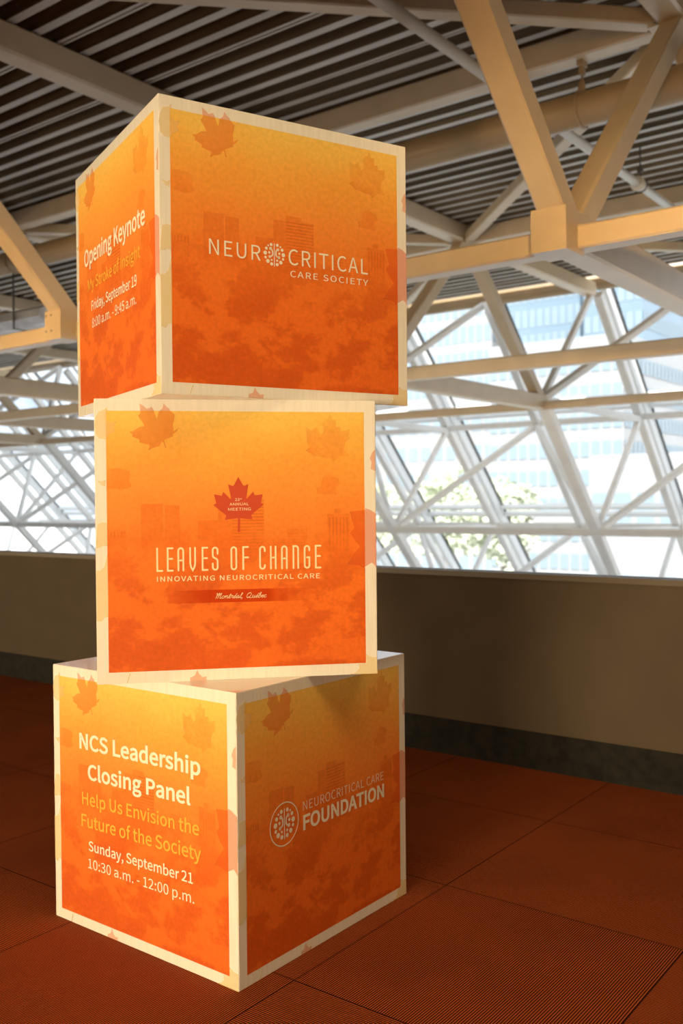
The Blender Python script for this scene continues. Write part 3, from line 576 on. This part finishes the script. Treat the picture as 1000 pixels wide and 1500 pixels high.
def text(name, face, s, u0, u1, v0, v1, cap, m, parent, off=0.0018, bold=0.0, spacing=0.0, label=None):
    """a printed line, one flat mesh for every word"""
    x = 0.0; words = []
    for wd in s.split(' '):
        words.append((x, wd)); x += sum(GLYPHS[c][0]+spacing for c in wd) + GLYPHS[' '][0] + spacing
    made = [outlines_mesh(name, text_loops(wd, spacing, bold)) for x0, wd in words]
    vfs = [[(vx+x0, vy) for vx, vy in vf[0]] for x0, vf in ((x0, f) for x0, f in zip([w_[0] for w_ in words], made))]
    fcs = [f[1] for f in made]
    xa = min(v[0] for vf in vfs for v in vf); xb = max(v[0] for vf in vfs for v in vf); sx = (u1-u0)/(xb-xa); sy = cap/(CAP+2*bold)
    for vf, fc in zip(vfs, fcs):
        on_face(name, face, ([(u0+(x-xa)*sx, v0+(v1-v0)*(x-xa)/(xb-xa)+(y+bold)*sy) for x, y in vf], fc), off, m, parent, label=label)
LEAF_A = [(0.1194,0.884),(0.1345,0.8872),(0.1523,0.9001),(0.1726,0.9038),(0.1686,0.913),(0.1552,0.932),(0.1503,0.9397),(0.159,0.9501),(0.1558,0.9835),(0.1684,0.9759),(0.1809,0.9646),(0.1961,0.9719),(0.2036,0.9617),(0.2075,0.9452),(0.2159,0.9308),(0.2213,0.9556),(0.2341,0.967),(0.2394,0.9841),(0.2495,0.9723),(0.2596,0.9651),(0.2605,0.9589),(0.2772,0.9456),(0.2744,0.9249),(0.2702,0.9119),(0.273,0.8876),(0.292,0.899),(0.2832,0.8845),(0.2688,0.8756),(0.2712,0.8694),(0.2507,0.8601),(0.239,0.8549),(0.2429,0.842),(0.2468,0.829),(0.2427,0.829),(0.2368,0.8471),(0.2328,0.8497),(0.2224,0.8342),(0.197,0.8265),(0.1842,0.8187),(0.1895,0.8378),(0.1718,0.8419),(0.1542,0.8471),(0.1543,0.8563),(0.1293,0.8676),(0.1304,0.8753)]
LEAF_B = [(0.8321,0.9568),(0.84,0.9302),(0.8551,0.9303),(0.8532,0.9037),(0.8694,0.9037),(0.872,0.8877),(0.9046,0.8958),(0.899,0.8691),(0.9043,0.8638),(0.8879,0.8477),(0.8822,0.8237),(0.901,0.7969),(0.8711,0.7986),(0.8439,0.7784),(0.8386,0.789),(0.8009,0.7944),(0.7714,0.7998),(0.7421,0.8184),(0.7583,0.8317),(0.7477,0.8476),(0.743,0.9059),(0.7589,0.89),(0.7831,0.9007),(0.7963,0.8742),(0.8099,0.8875),(0.8021,0.9141),(0.813,0.9328),(0.8238,0.9328)]
LEAF_B2 = [(0.8056,0.7252),(0.8272,0.7305),(0.8622,0.7143),(0.8675,0.6982),(0.8511,0.6823),(0.8535,0.6583),(0.8157,0.6586),(0.7834,0.6615),(0.7782,0.6802),(0.7971,0.688),(0.8,0.7093)]
LEAF_C = [(0.9018,0.5952),(0.929,0.5987),(0.958,0.601),(0.9592,0.6075),(0.9783,0.6008),(0.9995,0.5866),(0.9995,0.3888),(0.9929,0.3986),(0.982,0.408),(0.9627,0.3976),(0.9489,0.3909),(0.9272,0.4),(0.8918,0.4039),(0.9156,0.4415),(0.9376,0.468),(0.9225,0.487),(0.9053,0.513),(0.901,0.516),(0.9176,0.5372),(0.9096,0.5641)]
LEAF_D = [(0.9979,0.822),(0.9868,0.8113),(0.9773,0.7888),(0.9843,0.7769),(0.9808,0.7512),(0.9972,0.7447)]
LEAF_E = [(0.0453,0.9739),(0.0387,0.9636),(0.0287,0.9595),(0.0152,0.9553),(0.005,0.9338),(0.0012,0.9082),(0.0058,0.8725),(0.019,0.8597),(0.0365,0.8582),(0.0516,0.8751),(0.0617,0.8818),(0.0718,0.887),(0.0669,0.9008),(0.0757,0.9203),(0.0571,0.9172),(0.0422,0.9238)]
LEAF_F = [(0.0098,0.7139),(0.0247,0.7113),(0.0377,0.7169),(0.0354,0.6933),(0.022,0.6975)]
LEAF_F2 = [(0.0427,0.7548),(0.0702,0.7572),(0.0827,0.7572),(0.1202,0.7442),(0.1174,0.7133),(0.1247,0.6927),(0.0893,0.6801),(0.0644,0.688),(0.0393,0.6856)]
LEAF_G1 = [(0.0079,0.5629),(0.0254,0.5678),(0.0389,0.5661),(0.0409,0.4855),(0.0244,0.4858),(0.0169,0.4808),(0.0005,0.4786)]
LEAF_G2 = [(0.0005,0.3991),(0.0159,0.3998),(0.0285,0.4139),(0.0364,0.442),(0.0406,0.4624),(0.0417,0.3031),(0.0409,0.2363),(0.0263,0.2342),(0.0187,0.2215),(0.0013,0.2241)]
LEAF_H = [(0.958,0.0721),(0.9787,0.0606),(0.998,0.0609),(0.9995,0.0004),(0.8961,0.0008),(0.9207,0.0089),(0.9318,0.0219),(0.9303,0.0392),(0.9577,0.0409)]
LEAF_I = [(0.3455,0.04),(0.3526,0.024),(0.3643,0.0131),(0.3788,0.0156),(0.3776,0.0005),(0.3203,0.0005),(0.3205,0.0128),(0.337,0.0194)]
LEAF_J = [(0.1138,0.0352),(0.1091,0.0199),(0.1023,0.001),(0.1003,0.0021),(0.1066,0.0226),(0.1113,0.0358)]
MAPLE = [(0.4981,0.7245),(0.5143,0.6951),(0.5203,0.6926),(0.5338,0.6987),(0.5252,0.6494),(0.5271,0.6449),(0.5506,0.6716),(0.5566,0.6581),(0.5848,0.6616),(0.5783,0.631),(0.5876,0.6248),(0.5436,0.5885),(0.5466,0.5719),(0.5033,0.5768),(0.502,0.528),(0.4942,0.5281),(0.496,0.5769),(0.4498,0.5721),(0.4541,0.5872),(0.4086,0.6249),(0.4191,0.6309),(0.4114,0.6625),(0.4387,0.6574),(0.4444,0.6713),(0.4688,0.6455),(0.4717,0.6491),(0.4621,0.6979),(0.4778,0.6917),(0.4827,0.6953)]
LEAVES = (('maple_leaf_print', LEAF_A, 'ink_leaf'), ('maple_leaf_print', LEAF_B, 'ink_faint'), ('leaf_print', LEAF_B2, 'ink_faint'), ('maple_leaf_print', LEAF_C, 'ink_deep'),
          ('leaf_print', LEAF_D, 'ink_leaf'), ('leaf_print', LEAF_E, 'ink_pale'), ('leaf_print', LEAF_F, 'ink_pale'), ('leaf_print', LEAF_F2, 'ink_faint'), ('leaf_print', LEAF_G1, 'ink_pale'),
          ('leaf_print', LEAF_G2, 'ink_pale'), ('leaf_print', LEAF_H, 'ink_pale'), ('leaf_print', LEAF_I, 'ink_leaf'), ('leaf_print', LEAF_J, 'ink_pale'))
def rects(rs):
    vs, fs = [], []
    for x0, y0, x1, y1 in rs:
        i = len(vs); vs += [(x0, y0), (x1, y0), (x1, y1), (x0, y1)]; fs.append((i, i+1, i+2, i+3))
    return vs, fs
SKY = [(0.157,0.45,0.233,0.631),(0.238,0.45,0.290,0.625),(0.0425,0.46,0.105,0.543),(0.287,0.42,0.326,0.537),(0.354,0.40,0.4245,0.570),(0.425,0.40,0.474,0.640),
       (0.474,0.40,0.538,0.660),(0.538,0.40,0.589,0.644),(0.62,0.42,0.67,0.50),(0.672,0.42,0.745,0.535),(0.77,0.43,0.815,0.52),(0.818,0.42,0.90,0.588),(0.845,0.588,0.868,0.607)]
SKY_LINES = [(0.475, 0.44+i*0.0115, 0.588, 0.444+i*0.0115) for i in range(18)] + [(0.674, 0.44+i*0.011, 0.742, 0.4435+i*0.011) for i in range(8)] + [(0.05+i*0.012, 0.515, 0.056+i*0.012, 0.535) for i in range(5)] + [(0.825+i*0.013, 0.45, 0.829+i*0.013, 0.575) for i in range(6)]
def card_cube(label, F, dL, z0):
    dL = Vector((dL[0], dL[1], 0)).normalized(); dR = Vector((-dL.y, dL.x, 0)); F = Vector((F[0], F[1], 0))
    c = F - dL*CS/2 + dR*CS/2
    t = thing('display_cube', label, 'printed cube', (c.x, c.y, z0), math.atan2(dL.y, dL.x), 'printed cubes in the stack')
    h = CS/2
    bm = newbox((-h, -h, 0), (h, h, CS)); bmesh.ops.bevel(bm, geom=list(bm.edges), offset=0.0018, segments=2, affect='EDGES')
    link_mesh('body', bm, M['card'], t)
    panels = []
    for f in range(4):
        pn = on_face('printed_panel', f, rects([(0.040, 0.041, 0.957, 0.958)]), 0.0004, M['art'], t, uv=True); panels.append(pn)
        sk = on_face('skyline_print', f, rects([(0.0425, 0.40, 0.90, 0.43)]+SKY), 0.0007, M['ink_sky'], pn, uv=True)
        on_face('skyline_pattern', f, rects([(0.0425, 0.40, 0.90, 0.43)]+SKY_LINES), 0.0009, M['ink_sky'], pn, uv=True)
        for nm, lf, mk in LEAVES:
            on_face(nm, f, outlines_mesh(nm, [lf]), 0.0011, M[mk], pn)
    return t, panels
def brain(cu, cv, hgt):
    ds = [(-.149,.434,.068),(-.293,.379,.041),(-.381,.249,.068),(-.436,.049,.088),(-.425,-.14,.06),(-.314,-.293,.086),(-.132,-.23,.045),(-.134,-.399,.072),(-.179,.26,.066),(-.243,.081,.053),(-.218,-.094,.062),
          (.149,.436,.068),(.293,.377,.041),(.381,.254,.068),(.436,.045,.089),(.425,-.139,.058),(.314,-.292,.083),(.132,-.23,.05),(.134,-.4,.072),(.179,.246,.064),(.243,.082,.052),(.218,-.092,.066)]
    arcs = [catmull([(s*.179, .265), (s*.105, .20), (s*.082, .08), (s*.10, -.03), (s*.218, -.10)]) for s in (-1, 1)]
    vf = merge(discs(ds), stroke_mesh(arcs, 0.062), rects([(-0.019, -0.5, 0.019, 0.5)]))
    return [(cu+x*hgt, cv+y*hgt) for x, y in vf[0]], vf[1]

# bottom cube
cb, pb = card_cube('bottom cube of the stack, standing on the carpet, NCS Leadership Closing Panel print', (-2.0184, 2.115), (1.0, -0.0073), 0.0)
T_, Yl = M['ink_text'], M['ink_yellow']
text('title_lettering', 0, 'NCS Leadership', 0.165, 0.830, 0.6905, 0.6945, 0.0615, T_, pb[0], bold=26)
text('title_lettering', 0, 'Closing Panel', 0.214, 0.779, 0.5775, 0.584, 0.0605, T_, pb[0], bold=26)
text('subtitle_lettering', 0, 'Help Us Envision the', 0.1775, 0.820, 0.478, 0.487, 0.0475, Yl, pb[0], bold=11)
text('subtitle_lettering', 0, 'Future of the Society', 0.172, 0.829, 0.392, 0.401, 0.0485, Yl, pb[0], bold=11)
text('date_lettering', 0, 'Sunday, September 21', 0.2136, 0.7863, 0.305, 0.312, 0.0380, T_, pb[0], bold=13)
text('time_lettering', 0, '10:30 a.m. - 12:00 p.m.', 0.210, 0.792, 0.2375, 0.2445, 0.0370, T_, pb[0], bold=3)
text('logo_lettering', 1, 'NEUROCRITICAL CARE', 0.338, 0.840, 0.5195, 0.5140, 0.0320, T_, pb[1], bold=-8, spacing=30)
text('logo_lettering', 1, 'FOUNDATION', 0.3375, 0.844, 0.4470, 0.4420, 0.0555, T_, pb[1], bold=30)
ringv = merge(*[stroke_mesh([[(0.2355+math.cos(2*PI*i/48)*0.0755, 0.4995+math.sin(2*PI*i/48)*0.0755) for i in range(49)]], 0.0042)])
on_face('logo_emblem', 1, merge(ringv, brain(0.2355, 0.4995, 0.108)), 0.0018, T_, pb[1])

# middle cube
cm, pm = card_cube('middle cube of the stack, with the red maple leaf and Leaves of Change title', (-1.8528, 2.627), (0.6813, 0.732), CS)
on_face('maple_leaf_emblem', 0, outlines_mesh('maple', [MAPLE]), 0.0014, M['ink_red'], pm[0], label='solid red maple leaf')
text('anniversary_lettering', 0, '23', 0.4857, 0.5015, 0.6384, 0.6384, 0.0098, M['ink_logo'], pm[0], off=0.0019)
text('anniversary_lettering', 0, 'rd', 0.5030, 0.5095, 0.6440, 0.6440, 0.0042, M['ink_logo'], pm[0], off=0.0019)
text('anniversary_lettering', 0, 'ANNUAL', 0.4661, 0.5347, 0.6222, 0.6229, 0.0094, M['ink_logo'], pm[0], off=0.0019)
text('anniversary_lettering', 0, 'MEETING', 0.4611, 0.5419, 0.6041, 0.6047, 0.0098, M['ink_logo'], pm[0], off=0.0019)
def arc(cx, cy, rx, ry, a0, a1, n=8): return [(cx+rx*math.cos(math.radians(a0+(a1-a0)*i/n)), cy+ry*math.sin(math.radians(a0+(a1-a0)*i/n))) for i in range(n+1)]
RY = 0.12
top = arc(.5, 1-RY, .5, RY, 180, 0); bot = arc(.5, RY, .5, RY, 180, 360)
TALL = {'L': [[(0, 1), (0, 0), (1, 0)]], 'E': [[(1, 1), (0, 1), (0, 0), (1, 0)], [(.38, .53), (.9, .53)]], 'A': [[(0, 0)]+top+[(1, 0)], [(.38, .45), (.62, .45)]],
        'V': [[(0, 1), (0, .32), (.12, .16), (.5, 0), (.88, .16), (1, .32), (1, 1)]], 'O': [top+bot[::-1]+[(0, 1-RY)]],
        'S': [[(1, .72)]+top[::-1]+[(0, .66), (.12, .57), (.88, .47), (1, .38), (1, RY)]+bot[::-1]+[(0, .28)]], 'F': [[(1, 1), (0, 1), (0, 0)], [(.38, .53), (1, .53)]],
        'C': [[(1, .80)]+top[::-1]+bot+[(1, .16)]], 'H': [[(0, 0), (0, 1)], [(1, 0), (1, 1)], [(.38, .5), (.62, .5)]], 'N': [[(0, 0), (0, 1), (.55, 1)]+arc(.5, 1-RY, .5, RY, 80, 0)+[(1, 0)]],
        'G': [[(1, .80)]+top[::-1]+bot+[(1, .48), (.5, .48)]]}
def title(name, chars, parent):
    paths = []; h = 0.0790; w_ = 0.0172
    for ch, u in chars: paths += [[(u+0.0036+x*w_, 0.3942+y*h) for x, y in p] for p in TALL[ch]]
    on_face(name, 0, stroke_mesh(paths, 0.0064), 0.0018, M['ink_logo'], parent)
def uu(zx, x0): return 0.2071 + ((x0 + zx/7.692) - 228.9)*(0.7896-0.2071)/(468.2-228.9)
title('title_lettering', [(c, uu(x, 225)) for c, x in zip('LEAVES', (30, 145, 262, 393, 530, 643))], pm[0])
title('title_lettering', [('O', uu(852, 225)), ('F', uu(62, 345))], pm[0])
title('title_lettering', [(c, uu(x, 345)) for c, x in zip('CHANGE', (252, 375, 502, 633, 762, 890))], pm[0])
text('subtitle_lettering', 0, 'INNOVATING NEUROCRITICAL CARE', 0.2088, 0.7893, 0.3562, 0.3555, 0.0178, M['ink_logo'], pm[0], bold=11, spacing=90)
on_face('banner_print', 0, rects([(0.250, 0.2772, 0.783, 0.3228)]), 0.0014, M['ink_band'], pm[0], uv=True)
CUR = {'M': (1.0, [[(0,.8),(.12,1),(.2,.85),(.14,0)],[(.15,.35),(.42,.95),(.5,.95),(.42,0)],[(.44,.4),(.72,.95),(.8,.9),(.74,.15),(.84,0),(1,.1)]]),
       'o': (.52, [[(.25,.5),(.08,.4),(.05,.15),(.2,0),(.38,.12),(.38,.38),(.25,.5),(.42,.38),(.54,.4)]]), 'n': (.55, [[(0,.42),(.08,.5),(.08,0)],[(.08,.25),(.25,.5),(.36,.45),(.35,.1),(.42,0),(.55,.1)]]),
       't': (.36, [[(0,.1),(.2,.85),(.12,.12),(.2,0),(.36,.1)],[(0,.58),(.36,.6)]]), 'r': (.46, [[(0,.1),(.12,.56),(.2,.45),(.34,.45),(.28,.1),(.36,0),(.46,.1)]]),
       'e': (.40, [[(0,.16),(.3,.35),(.22,.5),(.08,.4),(.05,.12),(.18,0),(.4,.12)]]), "'": (0, [[(-.2,.66),(-.04,.86)]]),
       'a': (.52, [[(.35,.45),(.2,.5),(.05,.3),(.08,.03),(.22,.05),(.36,.48),(.33,.08),(.4,0),(.52,.1)]]), 'l': (.34, [[(0,.1),(.26,.75),(.24,1),(.15,.9),(.11,.1),(.2,0),(.34,.1)]]),
       ',': (.30, [[(.1,.06),(.12,-.05),(.04,-.22)]]), ' ': (.40, []), 'Q': (.95, [[(.45,1),(.15,.85),(.05,.4),(.2,.02),(.5,.1),(.65,.55),(.55,.92),(.35,.98),(.28,.8)],[(.3,.2),(.5,.15),(.7,-.04),(.92,.08)]]),
       'u': (.55, [[(0,.45),(.06,.5),(.05,.1),(.15,0),(.32,.15),(.36,.5),(.34,.1),(.42,0),(.55,.1)]]), 'b': (.50, [[(0,.1),(.26,.75),(.22,1),(.14,.9),(.08,.1),(.2,0),(.38,.1),(.38,.35),(.25,.4),(.5,.42)]]),
       'c': (.40, [[(.32,.42),(.2,.5),(.06,.35),(.06,.1),(.2,0),(.38,.12)]])}
paths = []; x = 0
for ch in "Montre'al, Que'bec":
    adv, st_ = CUR[ch]
    for p in st_: paths.append(catmull([(x+a+b_*0.32, b_) for a, b_ in p]))
    x += adv
sxx = (0.5957-0.4105)/(x+0.1); syy = 0.0185
paths = [[(0.4105+a*sxx, 0.2915+b_*syy) for a, b_ in p] for p in paths]
on_face('place_lettering', 0, stroke_mesh(paths, 0.0015), 0.0018, M['ink_logo'], pm[0])

# top cube
ct, pt = card_cube('top cube of the stack, logo on the right side and Opening Keynote on the left', (-2.2122, 2.0054), (0.9278, -0.3731), 2*CS)
text('title_lettering', 0, 'Opening Keynote', 0.1242, 0.8636, 0.6025, 0.5992, 0.069, T_, pt[0], bold=22)
text('subtitle_lettering', 0, 'My Stroke of Insight', 0.1706, 0.8103, 0.4972, 0.4969, 0.0455, Yl, pt[0], bold=9)
text('date_lettering', 0, 'Friday, September 19', 0.2168, 0.770, 0.411, 0.4065, 0.0395, T_, pt[0], bold=11)
text('time_lettering', 0, '8:00 a.m. - 9:45 a.m.', 0.2214, 0.7624, 0.342, 0.342, 0.0370, T_, pt[0], bold=3)
LG = M['ink_text']
text('logo_lettering', 1, 'NEUR', 0.1765, 0.3729, 0.4870, 0.4864, 0.0526, LG, pt[1], bold=0, spacing=70)
text('logo_lettering', 1, 'CRITICAL', 0.4839, 0.8211, 0.4862, 0.4874, 0.0562, LG, pt[1], bold=0, spacing=60)
text('logo_lettering', 1, 'CARE SOCIETY', 0.4906, 0.8221, 0.4430, 0.4448, 0.0225, LG, pt[1], bold=5, spacing=110)
on_face('logo_emblem', 1, brain(0.4269, 0.5133, 0.0824), 0.0018, LG, pt[1])

# ------------------------------------------------------------------ the street outside
BW = {'white': mat('white_facade', (0.36, 0.36, 0.36), 0.8), 'cream': mat('pale_stone', (0.34, 0.335, 0.325), 0.8), 'blue': mat('blue_curtain_wall', (0.20, 0.27, 0.33), 0.3)}
PANE = mat('office_glass', (0.255, 0.32, 0.365), 0.4)
def building(label, x0, x1, y0, depth, h, floors, facade, bays, band=0.55):
    b = thing('office_building', label, 'building', ((x0+x1)/2, y0+depth/2, -4.6), group='buildings across the street')
    w_ = x1-x0; hw, hd = w_/2, depth/2
    link_mesh('facade', newbox((-hw, -hd, 0), (hw, hd, h)), BW[facade], b)
    fh = h/floors; bw = w_/bays
    for f in range(floors):
        bm = bmesh.new()
        for j in range(bays):
            xa = -hw + j*bw + bw*0.14; xb = xa + bw*0.72; za = f*fh+fh*(1-band)/2; zb = za+fh*band
            vs = [bm.verts.new(v) for v in ((xa, -hd-0.05, za), (xb, -hd-0.05, za), (xb, -hd-0.05, zb), (xa, -hd-0.05, zb))]; bm.faces.new(vs)
        # the side wall turned to the hall
        sx = hw+0.05
        nb = max(2, int(depth/bw))
        for j in range(nb):
            ya = -hd + (j+.14)*depth/nb; yb = ya + 0.72*depth/nb; za = f*fh+fh*(1-band)/2; zb = za+fh*band
            for s in (-1, 1):
                vs = [bm.verts.new(v) for v in ((s*sx, ya, za), (s*sx, yb, za), (s*sx, yb, zb), (s*sx, ya, zb))]; bm.faces.new(vs if s > 0 else vs[::-1])
        link_mesh('window_band', bm, PANE, b)
    link_mesh('parapet', newbox((-hw, -hd, h), (hw, hd, h+0.8)), BW[facade], b)
    return b
building('slim pale tower just right of the top cube, beyond the upper glass', -61.5, -49.5, 92, 14, 68, 24, 'white', 12, 0.65)
building('wide blue glass tower seen under the box joint, through the upper glass', -48.5, -38.4, 92, 16, 68, 26, 'blue', 12, 0.72)
building('narrow blue glass tower nearest the right edge, beyond the upper glass', -37.4, -31.6, 88, 14, 64, 24, 'blue', 7, 0.6)
building('white office block with bands of pale blue windows, behind the trees', -28.2, -19.8, 52, 14, 14.5, 9, 'white', 13, 0.55)
building('pale stone block with a wide front, low behind the middle cube', -62, -34, 66, 14, 13, 6, 'cream', 24, 0.5)
building('low white hall with a flat roof at the lower right', -17.2, -8, 41, 10, 7.2, 2, 'white', 9, 0.5)
LEAFG = noisy('pale_green_leaves', (0.60, 0.64, 0.47), (0.68, 0.71, 0.55), 2, 0.8)
BARK = mat('grey_bark', (0.28, 0.24, 0.2), 0.9)
def tree(label, x, y, h, r, seed):
    random.seed(seed)
    t = thing('street_tree', label, 'tree', (x, y, -4.6), group='trees on the street outside')
    bm = bmesh.new(); tube(bm, [(0, 0, 0), (0.05, 0, h*0.35), (0, 0.1, h*0.7)], 0.16, 8)
    for k in range(5):
        a = k*1.3; tube(bm, [(0, 0, h*0.4), (math.cos(a)*r*0.6, math.sin(a)*r*0.6, h*0.7)], 0.06, 6)
    link_mesh('trunk', bm, BARK, t)
    bm = bmesh.new()
    for k in range(1700):
        while True:
            p = Vector((random.uniform(-1, 1), random.uniform(-1, 1), random.uniform(-1, 1)))
            if 0.25 < p.length < 1: break
        p = p*(0.75+0.35*noise.noise(p*2.2+Vector((seed, 0, 0)))); c = Vector((p.x*r, p.y*r, h*0.66+p.z*h*0.36))
        a = Vector((random.gauss(0, 1), random.gauss(0, 1), random.gauss(0, 1))).normalized(); b_ = a.orthogonal().normalized(); s = random.uniform(0.16, 0.3)
        bm.faces.new([bm.verts.new(c + v) for v in (a*s, b_*s*0.6, -a*s, -b_*s*0.6)])
    link_mesh('crown', bm, LEAFG, t)
tree('pale green street tree in front of the office block, nearest the cubes', -26.6, 44, 8.0, 2.7, 1)
tree('pale green street tree left of the low white hall', -22.6, 43, 7.4, 2.4, 2)
tree('small street tree half behind the middle cube', -32.5, 46, 7.4, 2.6, 3)
